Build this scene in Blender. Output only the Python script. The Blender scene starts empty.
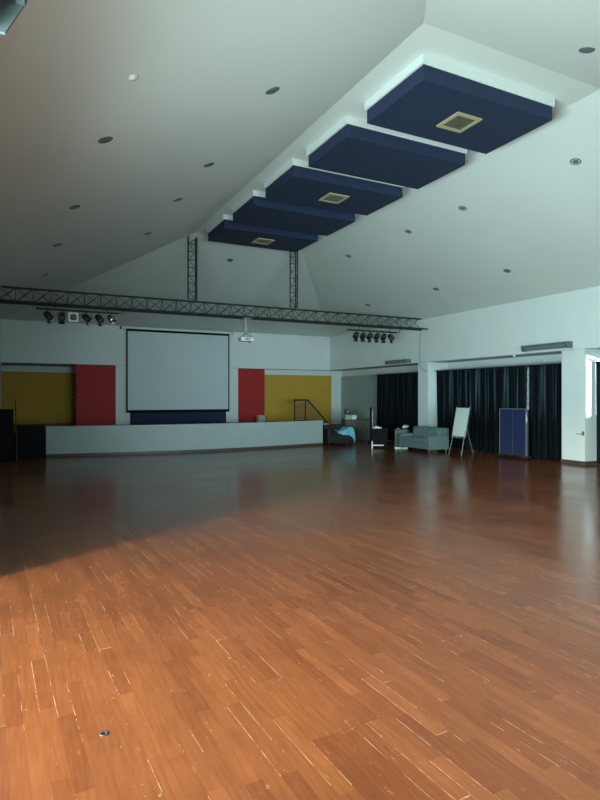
import bpy, bmesh, math, random
from mathutils import Vector, Matrix
random.seed(7)
C = bpy.context.scene.collection
SC = bpy.context.scene
PI = math.pi

# ------------------------------------------------------------ camera, world, lights, exposure
cam_d = bpy.data.cameras.new('camera')
cam_d.sensor_fit = 'VERTICAL'; cam_d.sensor_height = 24.0
cam_d.lens = 567.0/800.0*24.0
cam_d.shift_y = -3.0/800.0
cam_d.clip_start = 0.05
cam = bpy.data.objects.new('camera', cam_d); C.objects.link(cam)
cam.location = (0, 0, 1.55)
cam.rotation_euler = (math.radians(90), 0, math.radians(-26.7))
SC.camera = cam

SC.view_settings.view_transform = 'Standard'
SC.view_settings.look = 'None'
SC.view_settings.gamma = 1.0
SC.view_settings.use_curve_mapping = False
SC.view_settings.exposure = 0.45

w = bpy.data.worlds.new('sky'); SC.world = w; w.use_nodes = True
bg = w.node_tree.nodes['Background']
bg.inputs[0].default_value = (0.62, 0.86, 0.95, 1); bg.inputs[1].default_value = 0.2

def area(name, loc, direction, sx, sy, power, col, spread=180):
    d = bpy.data.lights.new(name, 'AREA'); d.shape = 'RECTANGLE'; d.size = sx; d.size_y = sy
    d.energy = power; d.color = col; d.spread = math.radians(spread)
    o = bpy.data.objects.new(name, d); C.objects.link(o); o.location = loc
    o.rotation_euler = Vector(direction).to_track_quat('-Z', 'Y').to_euler()
    return o
# daylight outside the wide opening in the left wall, beside and behind the camera
area('daylight_left_opening', (-1.7, 2.0, 1.35), (1, 0.25, 0.30), 6.2, 2.3, 780, (0.66, 0.97, 0.97), 140)
# bright patch of outdoors further off: its light ends at the opening's far jamb
area('daylight_yard', (-6.2, 1.9, 3.6), (8.4, 1.6, -3.4), 0.9, 0.9, 420, (1.0, 0.84, 0.66), 90)
# added narrow fill, aimed through the rear opening to brighten the back wall
area('fill_back_wall', (3.6, -1.9, 1.5), (0.27, 1, 0.065), 5.0, 2.0, 90, (0.66, 0.96, 1.0), 55)
# daylight outside the right-hand windows
area('daylight_window_middle', (12.95, 11.6, 1.85), (-1, 0, -0.1), 4.6, 1.4, 40, (0.60, 0.90, 1.0))
area('daylight_window_far', (12.95, 16.4, 1.85), (-1, 0, -0.1), 2.8, 1.4, 3, (0.60, 0.90, 1.0))
area('daylight_window_near', (15.5, -6.0, 1.62), (-3.8, 14.5, 0.0), 0.5, 0.5, 700, (0.66, 0.95, 1.0), 40)

# ------------------------------------------------------------ materials
def newmat(name):
    m = bpy.data.materials.new(name); m.use_nodes = True
    nt = m.node_tree
    return m, nt, nt.nodes['Principled BSDF']
def P(name, col, rough=0.6, metal=0.0, vary=0.06, scale=8.0, bump=0.0, bscale=60.0, spec=0.5):
    m, nt, b = newmat(name)
    N, L = nt.nodes, nt.links
    b.inputs['Roughness'].default_value = rough; b.inputs['Metallic'].default_value = metal
    b.inputs['Specular IOR Level'].default_value = spec
    tc = N.new('ShaderNodeTexCoord'); nz = N.new('ShaderNodeTexNoise')
    nz.inputs['Scale'].default_value = scale; nz.inputs['Detail'].default_value = 4
    L.new(tc.outputs['Object'], nz.inputs['Vector'])
    r = N.new('ShaderNodeMapRange'); r.inputs[3].default_value = 1-vary*1.6; r.inputs[4].default_value = 1+vary*1.6
    L.new(nz.outputs['Fac'], r.inputs[0])
    mx = N.new('ShaderNodeVectorMath'); mx.operation = 'SCALE'; mx.inputs[0].default_value = col[:3]
    L.new(r.outputs[0], mx.inputs['Scale']); L.new(mx.outputs[0], b.inputs['Base Color'])
    if bump:
        n2 = N.new('ShaderNodeTexNoise'); n2.inputs['Scale'].default_value = bscale
        L.new(tc.outputs['Object'], n2.inputs['Vector'])
        bp = N.new('ShaderNodeBump'); bp.inputs['Strength'].default_value = bump; bp.inputs['Distance'].default_value = 0.01
        L.new(n2.outputs['Fac'], bp.inputs['Height']); L.new(bp.outputs[0], b.inputs['Normal'])
    return m
M = {}
M['ceil'] = P('ceiling_paint', (0.66, 0.68, 0.66), 0.8, vary=0.03, scale=0.8, bump=0.1, bscale=5)
M['white'] = P('white_wall_paint', (0.66, 0.69, 0.68), 0.55, vary=0.03, scale=1.5, bump=0.05, bscale=30)
M['column'] = P('column_gloss_paint', (0.68, 0.72, 0.71), 0.35, vary=0.04, scale=3, bump=0.05, bscale=20)
M['grey'] = P('grey_wall_paint', (0.30, 0.37, 0.37), 0.6, vary=0.04, scale=2)
M['yellow'] = P('yellow_wall_paint', (0.52, 0.30, 0.042), 0.7, vary=0.05, scale=2, spec=0.25)
M['red'] = P('red_door_paint', (0.38, 0.024, 0.024), 0.6, vary=0.05, scale=2, spec=0.2)
M['soffit'] = P('soffit_paint', (0.40, 0.44, 0.43), 0.7, vary=0.04, scale=3)
M['stage'] = P('stage_front_paint', (0.36, 0.405, 0.41), 0.5, vary=0.05, scale=2, bump=0.1, bscale=12)
M['deck'] = P('dark_stage_boards', (0.03, 0.022, 0.018), 0.4, vary=0.2, scale=10)
M['base'] = P('dark_skirting', (0.075, 0.05, 0.04), 0.45, vary=0.15, scale=10)
M['blue'] = P('navy_panel_cloth', (0.009, 0.019, 0.055), 0.8, vary=0.10, scale=1.5, bump=0.1, bscale=80)
M['navy'] = P('navy_pinboard_cloth', (0.012, 0.022, 0.06), 0.85, vary=0.1, scale=5)
M['board'] = P('blue_display_cloth', (0.005, 0.013, 0.065), 0.8, vary=0.1, scale=5)
M['black'] = P('black_paint', (0.004, 0.004, 0.006), 0.7, vary=0.1, spec=0.15)
M['trussm'] = P('dark_truss_metal', (0.022, 0.026, 0.028), 0.45, 0.3, vary=0.15, scale=20)
M['can'] = P('black_lamp_metal', (0.020, 0.023, 0.024), 0.45, 0.4, vary=0.1)
M['chrome'] = P('bright_metal', (0.62, 0.64, 0.64), 0.22, 1.0, vary=0.05)
M['alu'] = P('brushed_aluminium', (0.45, 0.48, 0.50), 0.4, 0.8, vary=0.05, scale=30)
M['fixture'] = P('fixture_grey', (0.12, 0.15, 0.15), 0.5, 0.2, vary=0.05)
M['reflector'] = P('fixture_reflector', (0.30, 0.37, 0.37), 0.35, 0.2, vary=0.05)
M['lens'] = P('lamp_glass', (0.10, 0.12, 0.12), 0.15, 0.0, vary=0.05)
M['plastic'] = P('white_plastic', (0.72, 0.74, 0.73), 0.4, vary=0.02)
M['cream'] = P('cream_vent_frame', (0.42, 0.36, 0.22), 0.5, vary=0.05)
M['grille'] = P('dark_vent_grille', (0.10, 0.09, 0.06), 0.6, vary=0.1, scale=40)
M['screen'] = P('screen_fabric', (0.56, 0.62, 0.64), 0.7, vary=0.015, scale=2)
M['sofa'] = P('grey_green_upholstery', (0.125, 0.175, 0.175), 0.75, vary=0.08, scale=12, bump=0.2, bscale=120)
M['armchair'] = P('dark_upholstery', (0.009, 0.009, 0.010), 0.8, vary=0.1, scale=12)
M['cloth'] = P('brown_grey_tablecloth', (0.115, 0.11, 0.09), 0.85, vary=0.25, scale=4)
M['bluecloth'] = P('light_blue_cloth', (0.16, 0.47, 0.56), 0.8, vary=0.08, scale=12)
M['card'] = P('pale_cardboard', (0.45, 0.42, 0.34), 0.8, vary=0.1)
M['paper'] = P('white_paper', (0.72, 0.74, 0.74), 0.7, vary=0.02)
M['darkgrey'] = P('dark_grey_laminate', (0.028, 0.034, 0.034), 0.5, vary=0.1)
M['wood'] = P('brown_wood', (0.11, 0.085, 0.07), 0.5, vary=0.2, scale=12)
M['pink'] = P('pale_pink_edge', (0.52, 0.40, 0.43), 0.6, vary=0.04)
M['whiteboard'] = P('whiteboard_surface', (0.50, 0.57, 0.56), 0.35, vary=0.02)
M['conc'] = P('outside_concrete', (0.35, 0.34, 0.31), 0.9, vary=0.1, scale=2)
M['rail'] = P('dark_handrail', (0.022, 0.014, 0.010), 0.4, vary=0.15)
M['railgold'] = P('varnished_rail_edge', (0.30, 0.20, 0.09), 0.4, vary=0.1)

def glass_mat():
    m, nt, b = newmat('window_glass'); N, L = nt.nodes, nt.links
    N.remove(b)
    t = N.new('ShaderNodeBsdfTransparent'); t.inputs[0].default_value = (0.9, 0.95, 0.95, 1)
    g = N.new('ShaderNodeBsdfGlossy'); g.inputs['Roughness'].default_value = 0.03
    fr = N.new('ShaderNodeFresnel'); mx = N.new('ShaderNodeMixShader')
    L.new(fr.outputs[0], mx.inputs[0]); L.new(t.outputs[0], mx.inputs[1]); L.new(g.outputs[0], mx.inputs[2])
    L.new(mx.outputs[0], N['Material Output'].inputs[0]); return m
M['glass'] = glass_mat()

def curtain_mat():
    m, nt, b = newmat('blackout_curtain'); N, L = nt.nodes, nt.links
    tc = N.new('ShaderNodeTexCoord')
    mp = N.new('ShaderNodeMapping'); mp.inputs['Scale'].default_value = (1, 7.0, 0.12)
    L.new(tc.outputs['Object'], mp.inputs[0])
    nz = N.new('ShaderNodeTexNoise'); nz.inputs['Scale'].default_value = 2.2; nz.inputs['Detail'].default_value = 3
    L.new(mp.outputs[0], nz.inputs['Vector'])
    rp = N.new('ShaderNodeValToRGB')
    rp.color_ramp.elements[0].position = 0.56; rp.color_ramp.elements[0].color = (0.0008, 0.0012, 0.0015, 1)
    rp.color_ramp.elements[1].position = 0.78; rp.color_ramp.elements[1].color = (0.10, 0.125, 0.13, 1)
    L.new(nz.outputs['Fac'], rp.inputs[0])
    b.inputs['Base Color'].default_value = (0.002, 0.004, 0.006, 1); b.inputs['Roughness'].default_value = 0.75
    b.inputs['Specular IOR Level'].default_value = 0.1
    tr = N.new('ShaderNodeBsdfTranslucent'); L.new(rp.outputs[0], tr.inputs[0])
    ad = N.new('ShaderNodeAddShader'); L.new(b.outputs[0], ad.inputs[0]); L.new(tr.outputs[0], ad.inputs[1])
    L.new(ad.outputs[0], N['Material Output'].inputs[0]); return m
M['curtain'] = curtain_mat()

M['curtain_opaque'] = P('opaque_dark_curtain', (0.004, 0.007, 0.010), 0.8, vary=0.2, scale=20, spec=0.2)  # opaque curtain variant, added to stop the near daylight glowing through

def floor_mat():
    m, nt, b = newmat('polished_plank_floor'); N, L = nt.nodes, nt.links
    def mth(op, a, c=None, d=None):
        n = N.new('ShaderNodeMath'); n.operation = op
        for i, v in enumerate((a, c, d)):
            if v is None: continue
            if isinstance(v, (int, float)): n.inputs[i].default_value = v
            else: L.new(v, n.inputs[i])
        return n.outputs[0]
    tc = N.new('ShaderNodeTexCoord'); mp = N.new('ShaderNodeMapping')
    mp.inputs['Rotation'].default_value = (0, 0, math.radians(-2.2))
    L.new(tc.outputs['Object'], mp.inputs[0])
    sp = N.new('ShaderNodeSeparateXYZ'); L.new(mp.outputs[0], sp.inputs[0])
    X, Y = sp.outputs[0], sp.outputs[1]
    W, LEN = 0.075, 0.60
    xr = mth('DIVIDE', X, W); row = mth('FLOOR', xr); fx = mth('FRACT', xr)
    wn = N.new('ShaderNodeTexWhiteNoise'); wn.noise_dimensions = '1D'; L.new(row, wn.inputs['W'])
    yo = mth('ADD', mth('DIVIDE', Y, LEN), mth('MULTIPLY', wn.outputs['Value'], 13.7))
    pid = mth('FLOOR', yo); fy = mth('FRACT', yo)
    cb = N.new('ShaderNodeCombineXYZ'); L.new(row, cb.inputs[0]); L.new(pid, cb.inputs[1])
    w2 = N.new('ShaderNodeTexWhiteNoise'); w2.noise_dimensions = '2D'; L.new(cb.outputs[0], w2.inputs['Vector'])
    cb3 = N.new('ShaderNodeCombineXYZ'); L.new(pid, cb3.inputs[0]); L.new(row, cb3.inputs[1])
    w3 = N.new('ShaderNodeTexWhiteNoise'); w3.noise_dimensions = '2D'; L.new(cb3.outputs[0], w3.inputs['Vector'])
    # plank tone
    rp = N.new('ShaderNodeValToRGB'); e = rp.color_ramp.elements
    e[0].position = 0.0; e[0].color = (0.122, 0.035, 0.013, 1)
    e[1].position = 1.0; e[1].color = (0.172, 0.054, 0.019, 1)
    x = e.new(0.25); x.color = (0.137, 0.041, 0.015, 1)
    x = e.new(0.75); x.color = (0.154, 0.047, 0.017, 1)
    L.new(w2.outputs['Value'], rp.inputs[0])
    # grain along the plank
    mg = N.new('ShaderNodeMapping'); mg.inputs['Scale'].default_value = (38, 3.0, 1); mg.inputs['Rotation'].default_value = (0, 0, math.radians(-2.2))
    L.new(tc.outputs['Object'], mg.inputs[0])
    gn = N.new('ShaderNodeTexNoise'); gn.inputs['Scale'].default_value = 1.4; gn.inputs['Detail'].default_value = 5; L.new(mg.outputs[0], gn.inputs['Vector'])
    gr = N.new('ShaderNodeMapRange'); gr.inputs[1].default_value = 0.3; gr.inputs[2].default_value = 0.7; gr.inputs[3].default_value = 0.86; gr.inputs[4].default_value = 1.13
    L.new(gn.outputs['Fac'], gr.inputs[0])
    bn = N.new('ShaderNodeTexNoise'); bn.inputs['Scale'].default_value = 0.9; bn.inputs['Detail'].default_value = 6; bn.inputs['Roughness'].default_value = 0.65
    L.new(tc.outputs['Object'], bn.inputs['Vector'])
    br = N.new('ShaderNodeMapRange'); br.inputs[1].default_value = 0.3; br.inputs[2].default_value = 0.7; br.inputs[3].default_value = 0.84; br.inputs[4].default_value = 1.16
    L.new(bn.outputs['Fac'], br.inputs[0])
    sc1 = N.new('ShaderNodeVectorMath'); sc1.operation = 'SCALE'
    L.new(rp.outputs[0], sc1.inputs[0]); L.new(mth('MULTIPLY', gr.outputs[0], br.outputs[0]), sc1.inputs['Scale'])
    # joints: dark everywhere, worn pale on some planks
    ex = mth('LESS_THAN', fx, 0.030)
    ey = mth('LESS_THAN', fy, 0.0040)
    exw = mth('LESS_THAN', fx, 0.038)
    patch = N.new('ShaderNodeTexNoise'); patch.inputs['Scale'].default_value = 2.2; patch.inputs['Detail'].default_value = 3
    L.new(tc.outputs['Object'], patch.inputs['Vector'])
    pale = mth('MULTIPLY', mth('GREATER_THAN', w3.outputs['Value'], 0.60), mth('GREATER_THAN', patch.outputs['Fac'], 0.49))
    dark = mth('MAXIMUM', ex, ey)
    fn = N.new('ShaderNodeTexNoise'); fn.inputs['Scale'].default_value = 9; fn.inputs['Detail'].default_value = 6; fn.inputs['Roughness'].default_value = 0.7
    L.new(tc.outputs['Object'], fn.inputs['Vector'])
    fr_ = N.new('ShaderNodeMapRange'); fr_.inputs[1].default_value = 0.40; fr_.inputs[2].default_value = 0.60
    L.new(fn.outputs['Fac'], fr_.inputs[0]); frag = fr_.outputs[0]
    mA = N.new('ShaderNodeMix'); mA.data_type = 'RGBA'
    L.new(mth('MULTIPLY', dark, 0.55), mA.inputs['Factor']); L.new(sc1.outputs[0], mA.inputs['A']); mA.inputs['B'].default_value = (0.08, 0.03, 0.015, 1)
    mB = N.new('ShaderNodeMix'); mB.data_type = 'RGBA'
    L.new(mth('MULTIPLY', mth('MULTIPLY', mth('MAXIMUM', exw, mth('MULTIPLY', mth('LESS_THAN', fy, 0.008), mth('GREATER_THAN', w2.outputs['Value'], 0.8))), pale), mth('MULTIPLY', frag, 0.48)), mB.inputs['Factor']); L.new(mA.outputs['Result'], mB.inputs['A']); mB.inputs['B'].default_value = (0.62, 0.42, 0.27, 1)
    # scuffs and scratches
    vo = N.new('ShaderNodeTexNoise'); vo.inputs['Scale'].default_value = 34; vo.inputs['Detail'].default_value = 5; vo.inputs['Roughness'].default_value = 0.7
    ms = N.new('ShaderNodeMapping'); ms.inputs['Scale'].default_value = (1, 0.35, 1); ms.inputs['Rotation'].default_value = (0, 0, 0.6)
    L.new(tc.outputs['Object'], ms.inputs[0]); L.new(ms.outputs[0], vo.inputs['Vector'])
    sr = N.new('ShaderNodeMapRange'); sr.inputs[1].default_value = 0.63; sr.inputs[2].default_value = 0.74; sr.inputs[3].default_value = 0; sr.inputs[4].default_value = 0.45
    L.new(vo.outputs['Fac'], sr.inputs[0])
    mC = N.new('ShaderNodeMix'); mC.data_type = 'RGBA'
    L.new(mth('MULTIPLY', sr.outputs[0], mth('GREATER_THAN', patch.outputs['Fac'], 0.45)), mC.inputs['Factor']); L.new(mB.outputs['Result'], mC.inputs['A']); mC.inputs['B'].default_value = (0.55, 0.36, 0.24, 1)
    L.new(mC.outputs['Result'], b.inputs['Base Color'])
    rr = N.new('ShaderNodeMapRange'); rr.inputs[1].default_value = 0.3; rr.inputs[2].default_value = 0.7; rr.inputs[3].default_value = 0.17; rr.inputs[4].default_value = 0.26
    L.new(bn.outputs['Fac'], rr.inputs[0]); L.new(rr.outputs[0], b.inputs['Roughness'])
    b.inputs['Specular IOR Level'].default_value = 0.45
    hn = N.new('ShaderNodeTexNoise'); hn.inputs['Scale'].default_value = 3.5; hn.inputs['Detail'].default_value = 3; L.new(tc.outputs['Object'], hn.inputs['Vector'])
    hh = mth('SUBTRACT', mth('ADD', mth('MULTIPLY', hn.outputs['Fac'], 0.6), mth('MULTIPLY', w2.outputs['Value'], 0.10)), mth('MULTIPLY', dark, 0.2))
    bp = N.new('ShaderNodeBump'); bp.inputs['Strength'].default_value = 0.13; bp.inputs['Distance'].default_value = 0.01
    L.new(hh, bp.inputs['Height']); L.new(bp.outputs[0], b.inputs['Normal'])
    return m
M['floor'] = floor_mat()

# ------------------------------------------------------------ mesh helpers
def box(bm, x0, x1, y0, y1, z0, z1, bev=0.0, mi=0, rot=None):
    r = bmesh.ops.create_cube(bm, size=1.0)
    vs = r['verts']
    for v in vs:
        v.co = Vector(((x0+x1)/2+v.co.x*(x1-x0), (y0+y1)/2+v.co.y*(y1-y0), (z0+z1)/2+v.co.z*(z1-z0)))
    fs = set(f for v in vs for f in v.link_faces)
    for f in fs: f.material_index = mi
    if rot is not None:
        c = Vector(((x0+x1)/2, (y0+y1)/2, (z0+z1)/2))
        bmesh.ops.rotate(bm, cent=c, matrix=rot, verts=vs)
    if bev > 0:
        es = list(set(e for v in vs for e in v.link_edges))
        bmesh.ops.bevel(bm, geom=es, offset=bev, segments=2, affect='EDGES', profile=0.6)
def tube(bm, a, b, r, seg=8, r2=None, mi=0):
    a, b = Vector(a), Vector(b); d = b-a
    q = d.to_track_quat('Z', 'Y').to_matrix().to_4x4()
    res = bmesh.ops.create_cone(bm, cap_ends=True, segments=seg, radius1=r, radius2=r if r2 is None else r2, depth=d.length,
                                matrix=Matrix.Translation((a+b)/2) @ q)
    for v in res['verts']:
        for f in v.link_faces: f.material_index = mi
def lathe(bm, prof, seg=20, mat=None, mi=0):
    """prof: list of (radius, z); axis is local z"""
    rings = []
    for r, z in prof:
        ring = []
        for i in range(seg):
            a = 2*PI*i/seg
            p = Vector((r*math.cos(a), r*math.sin(a), z))
            if mat is not None: p = mat @ p
            ring.append(bm.verts.new(p))
        rings.append(ring)
    for k in range(len(rings)-1):
        for i in range(seg):
            f = bm.faces.new((rings[k][i], rings[k][(i+1) % seg], rings[k+1][(i+1) % seg], rings[k+1][i])); f.material_index = mi; f.smooth = True
    for ring in (rings[0], rings[-1]):
        try: bm.faces.new(ring).material_index = mi
        except ValueError: pass
def prism(bm, poly, y0, y1, axis='y', mi=0):
    """extrude a polygon of (p,q) along an axis"""
    def mk(p, q, t): return {'y': (p, t, q), 'x': (t, p, q), 'z': (p, q, t)}[axis]
    A = [bm.verts.new(mk(p, q, y0)) for p, q in poly]; B = [bm.verts.new(mk(p, q, y1)) for p, q in poly]
    n = len(poly); fs = [bm.faces.new(A), bm.faces.new(B[::-1])]
    for i in range(n): fs.append(bm.faces.new((A[i], B[i], B[(i+1) % n], A[(i+1) % n])))
    for f in fs: f.material_index = mi
    bmesh.ops.recalc_face_normals(bm, faces=fs)
def pathtube(bm, pts, r, seg=6):
    for i in range(len(pts)-1): tube(bm, pts[i], pts[i+1], r, seg)
def obj(name, fn, mat, parent=None, label=None):
    bm = bmesh.new()
    if callable(fn): fn(bm)
    else: bm.free(); bm = fn
    bmesh.ops.recalc_face_normals(bm, faces=bm.faces)
    me = bpy.data.meshes.new(name); bm.to_mesh(me); bm.free()
    for mm in (mat if isinstance(mat, (list, tuple)) else [mat]): me.materials.append(mm)
    o = bpy.data.objects.new(name, me); C.objects.link(o)
    if parent is not None: o.parent = parent
    if label: o['label'] = label
    return o
def struct(name, fn, mat, label=None):
    o = obj(name, fn, mat); o['kind'] = 'structure'
    o['label'] = label or name.replace('_', ' '); o['category'] = name.split('_')[0]
    return o
def tag(o, label, cat, group=None):
    o['label'] = label; o['category'] = cat
    if group: o['group'] = group
    return o
def thing(name, label, cat, loc=(0, 0, 0), rz=0, group=None):
    o = bpy.data.objects.new(name, None); C.objects.link(o); o.location = loc; o.rotation_euler = (0, 0, rz)
    o.empty_display_size = 0.1
    return tag(o, label, cat, group)
def dup(root, loc, rot=None, label=None, group=None):
    r = root.copy(); C.objects.link(r); r.location = loc
    if rot is not None: r.rotation_euler = rot
    if label: r['label'] = label
    if group: r['group'] = group
    for ch in list(root.children):
        c = ch.copy(); C.objects.link(c); c.parent = r
        for g in ch.children:
            d = g.copy(); C.objects.link(d); d.parent = c
    return r

# ------------------------------------------------------------ dimensions
XL, XU, XR = -0.40, 11.52, 12.30         # left wall, upper right wall, window wall
YN, YB, YR = -1.20, 20.20, 20.55         # rear wall, upper back wall, recessed back wall
ZW, ZF, ZS = 4.0, 5.70, 2.65             # wall top, flat ceiling, soffit
FX0, FX1, FY0, FY1 = 4.05, 7.05, 5.0, 14.0
SLP = (ZF-ZW)/(FX0-XL)

# ------------------------------------------------------------ setting
struct('floor', lambda bm: box(bm, XL, XR+0.2, YN, YR+0.2, -0.12, 0), M['floor'], 'worn polished red-brown plank floor of the hall')
def ground(bm): box(bm, -14, XL-0.15, -14, 26, -0.3, -0.14)
struct('trim_1', ground, M['conc'], 'concrete ground outside the left wall')
def ceiling(bm):
    t = 0.14
    def q(pts):
        a = [bm.verts.new(p) for p in pts]; b = [bm.verts.new((p[0], p[1], p[2]+t)) for p in pts]
        bm.faces.new(a); bm.faces.new(b[::-1]); n = len(pts)
        for i in range(n): bm.faces.new((a[i], b[i], b[(i+1) % n], a[(i+1) % n]))
    q([(FX0, FY0, ZF), (FX1, FY0, ZF), (FX1, FY1, ZF), (FX0, FY1, ZF)])
    q([(XL, YN, ZW), (FX0, FY0, ZF), (FX0, FY1, ZF), (XL, YB, ZW)])
    q([(XU, YB, ZW), (FX1, FY1, ZF), (FX1, FY0, ZF), (XU, YN, ZW)])
    q([(XL, YB, ZW), (FX0, FY1, ZF), (FX1, FY1, ZF), (XU, YB, ZW)])
    q([(XU, YN, ZW), (FX1, FY0, ZF), (FX0, FY0, ZF), (XL, YN, ZW)])
struct('ceiling', ceiling, M['ceil'], 'pale plastered ceiling sloping up to a flat strip')
def roof(bm): box(bm, XL-0.4, XR+0.4, YN-0.4, YR+0.4, ZF+0.2, ZF+0.3)
struct('trim_2', roof, M['soffit'], 'roof slab above the sloping ceiling')

def wl(bm):   # left wall, opening y -0.6..5.35 below z 2.6
    box(bm, XL-0.2, XL, 5.35, YR+0.2, 0, ZW+0.15)
    box(bm, XL-0.2, XL, YN, -0.6, 0, ZW+0.15)
    box(bm, XL-0.2, XL, -0.6, 5.35, 2.6, ZW+0.15)
struct('wall_left', wl, M['white'], 'white left wall with a wide opening near the camera')
def wn_(bm):  # rear wall, opening x 1..6.2, z .5..2.5
    box(bm, XL-0.2, 1.0, YN-0.2, YN, 0, ZW+0.15)
    box(bm, 6.2, XR+0.2, YN-0.2, YN, 0, ZW+0.15)
    box(bm, 1.0, 6.2, YN-0.2, YN, 2.5, ZW+0.15)
    box(bm, 1.0, 6.2, YN-0.2, YN, 0, 0.5)
struct('wall_rear', wn_, M['white'], 'white rear wall behind the camera')
# upper right wall and soffit
struct('wall_right_upper', lambda bm: box(bm, XU, XU+0.18, YN, YB+0.2, ZS, ZW+0.15), M['white'], 'upper right white wall above the curtained bays')
struct('trim_3', lambda bm: box(bm, XU+0.001, XR+0.2, YN, YR, ZS-0.012, ZS-0.001), M['soffit'], 'grey soffit above the curtained bays')
BAYS = [(9.17, 14.0), (14.5, 17.75)]
def wr(bm):
    z0, z1 = 1.15, 2.32
    box(bm, XR, XR+0.2, YN, YR+0.2, z1+0.06, ZS-0.013)
    box(bm, XR, XR+0.2, YN, 17.75, 0, z0)
    for a, c in ((YN, 5.22), (8.4, 9.3), (13.95, 14.6), (17.4, 17.75)): box(bm, XR, XR+0.2, a, c, z0, z1+0.06)
struct('wall_right', wr, M['white'], 'white window wall behind the dark curtains')
struct('wall_right_grey', lambda bm: box(bm, XR-0.03, XR+0.2, 17.75, YR, 0, 2.41), M['grey'], 'grey painted stretch of the right wall near the stage')
n_w = 1
def window(y0, y1):
    global n_w
    o = struct('window_%d' % n_w, lambda bm: [box(bm, XR+0.02, XR+0.08, y0, y1, 1.15, 1.20), box(bm, XR+0.02, XR+0.08, y0, y1, 2.33, 2.38),
        box(bm, XR+0.02, XR+0.08, y0, y0+0.05, 1.2, 2.33), box(bm, XR+0.02, XR+0.08, y1-0.05, y1, 1.2, 2.33)] +
        [box(bm, XR+0.03, XR+0.07, y0+(y1-y0)*k/4-0.02, y0+(y1-y0)*k/4+0.02, 1.2, 2.33) for k in (1, 2, 3)], M['alu'], 'metal framed window behind the curtains')
    if n_w > 1: obj('window_pane', lambda bm: box(bm, XR+0.046, XR+0.052, y0+0.05, y1-0.05, 1.2, 2.33), M['glass'], o)
    n_w += 1
for a, c in ((5.22, 8.4), (9.3, 13.95), (14.6, 17.4)): window(a, c)
# back wall
struct('wall_back_upper', lambda bm: box(bm, XL-0.2, XU+0.0, YB, YB+0.2, ZS, ZW+0.15), M['white'], 'white upper back wall above the stage')
struct('trim_4', lambda bm: [box(bm, XL, XU, YB+0.001, YR, ZS-0.012, ZS-0.001), box(bm, XL, 3.25, YR, 22.2, ZS-0.012, ZS+0.1)], M['soffit'], 'grey soffit above the recesses of the stage')
struct('wall_back_middle', lambda bm: box(bm, 3.09, 7.54, YB+0.002, YR, 0, ZS-0.013), M['white'], 'white wall block behind the projection screen')
def wbl(bm):
    box(bm, XL, 3.09, 22.0, 22.2, 0, 2.43); box(bm, 7.54, 11.80, YR, YR+0.2, 0, 2.43)
struct('wall_back_yellow', wbl, M['yellow'], 'yellow painted recess walls at the back of the stage')
def wbw(bm):
    box(bm, XL, 3.09, 22.0, 22.2, 2.43, ZS-0.013); box(bm, 3.095, 3.25, YR+0.001, 22.2, 0, ZS-0.013); box(bm, XL-0.2, XL-0.001, YR+0.201, 22.2, 0, ZS); box(bm, 7.54, 11.80, YR, YR+0.2, 2.43, ZS-0.013)
    box(bm, 11.80, XR, YR, YR+0.2, 0, ZS-0.013)
struct('wall_back_white', wbw, M['white'], 'white strip above and beside the yellow recess wall')
# red doors
def door(n, x0, x1, hx):
    o = struct('door_%d' % n, lambda bm: box(bm, x0, x1, YB+0.03, YB+0.08, 0.60, ZS-0.014), M['red'], 'tall red door panel at the back of the stage')
    def h(bm):
        lathe(bm, [(0.0, 0.0), (0.032, 0.0), (0.032, 0.008), (0.012, 0.012), (0.012, 0.03), (0.028, 0.045), (0.028, 0.06), (0.0, 0.07)], 12,
              Matrix.Translation((hx, YB+0.03, 1.62)) @ Matrix.Rotation(PI/2, 4, 'X'))
    obj('door_handle', h, M['chrome'], o)
    return o
door(1, 1.82, 3.09, 1.92); door(2, 7.54, 8.64, 8.25)
# columns
def col(n, y0, y1):
    o = struct('trim_%d' % n, lambda bm: box(bm, XU, XR, y0, y1, 0, ZS-0.013), M['column'], 'white column on the right side of the hall')
    obj('baseboard', lambda bm: [box(bm, XU-0.015, XU, y0-0.015, y1+0.015, 0, 0.09), box(bm, XU, XR, y0-0.015, y0, 0, 0.09), box(bm, XU, XR, y1, y1+0.015, 0, 0.09)], M['base'], o)
col(5, 8.56, 9.17); col(6, 14.02, 14.50); col(7, 3.1, 3.7)
struct('baseboard_left', lambda bm: box(bm, XL, XL+0.015, 5.35, 15.3, 0, 0.1), M['base'])

# ------------------------------------------------------------ stage
def stage_front_pts(n=24):
    pts = []
    for i in range(n+1):
        t = i/n; x = 0.72+t*(8.88-0.72)
        pts.append((x, 16.02-0.50*math.sin(PI*t)))
    return pts
def sfront(bm):
    p = stage_front_pts(); prev = None
    rows = []
    for (x, y) in p:
        rows.append([bm.verts.new((x, y, 0)), bm.verts.new((x, y, 0.79)), bm.verts.new((x, y+0.12, 0.79)), bm.verts.new((x, y+0.12, 0))])
    for a, b in zip(rows, rows[1:]):
        for k in range(4):
            bm.faces.new((a[k], b[k], b[(k+1) % 4], a[(k+1) % 4]))
    bm.faces.new(rows[0][::-1]); bm.faces.new(rows[-1])
struct('trim_8', sfront, M['stage'], 'pale low curved wall at the front of the stage')
def sbase(bm):
    rows = []
    for (x, y) in stage_front_pts():
        rows.append([bm.verts.new((x, y-0.016, 0)), bm.verts.new((x, y-0.016, 0.075)), bm.verts.new((x, y-0.001, 0.075)), bm.verts.new((x, y-0.001, 0))])
    for a, b in zip(rows, rows[1:]):
        for k in range(4): bm.faces.new((a[k], b[k], b[(k+1) % 4], a[(k+1) % 4]))
    bm.faces.new(rows[0][::-1]); bm.faces.new(rows[-1])
struct('baseboard_stage', sbase, M['base'], 'dark baseboard along the curved stage front')
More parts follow.
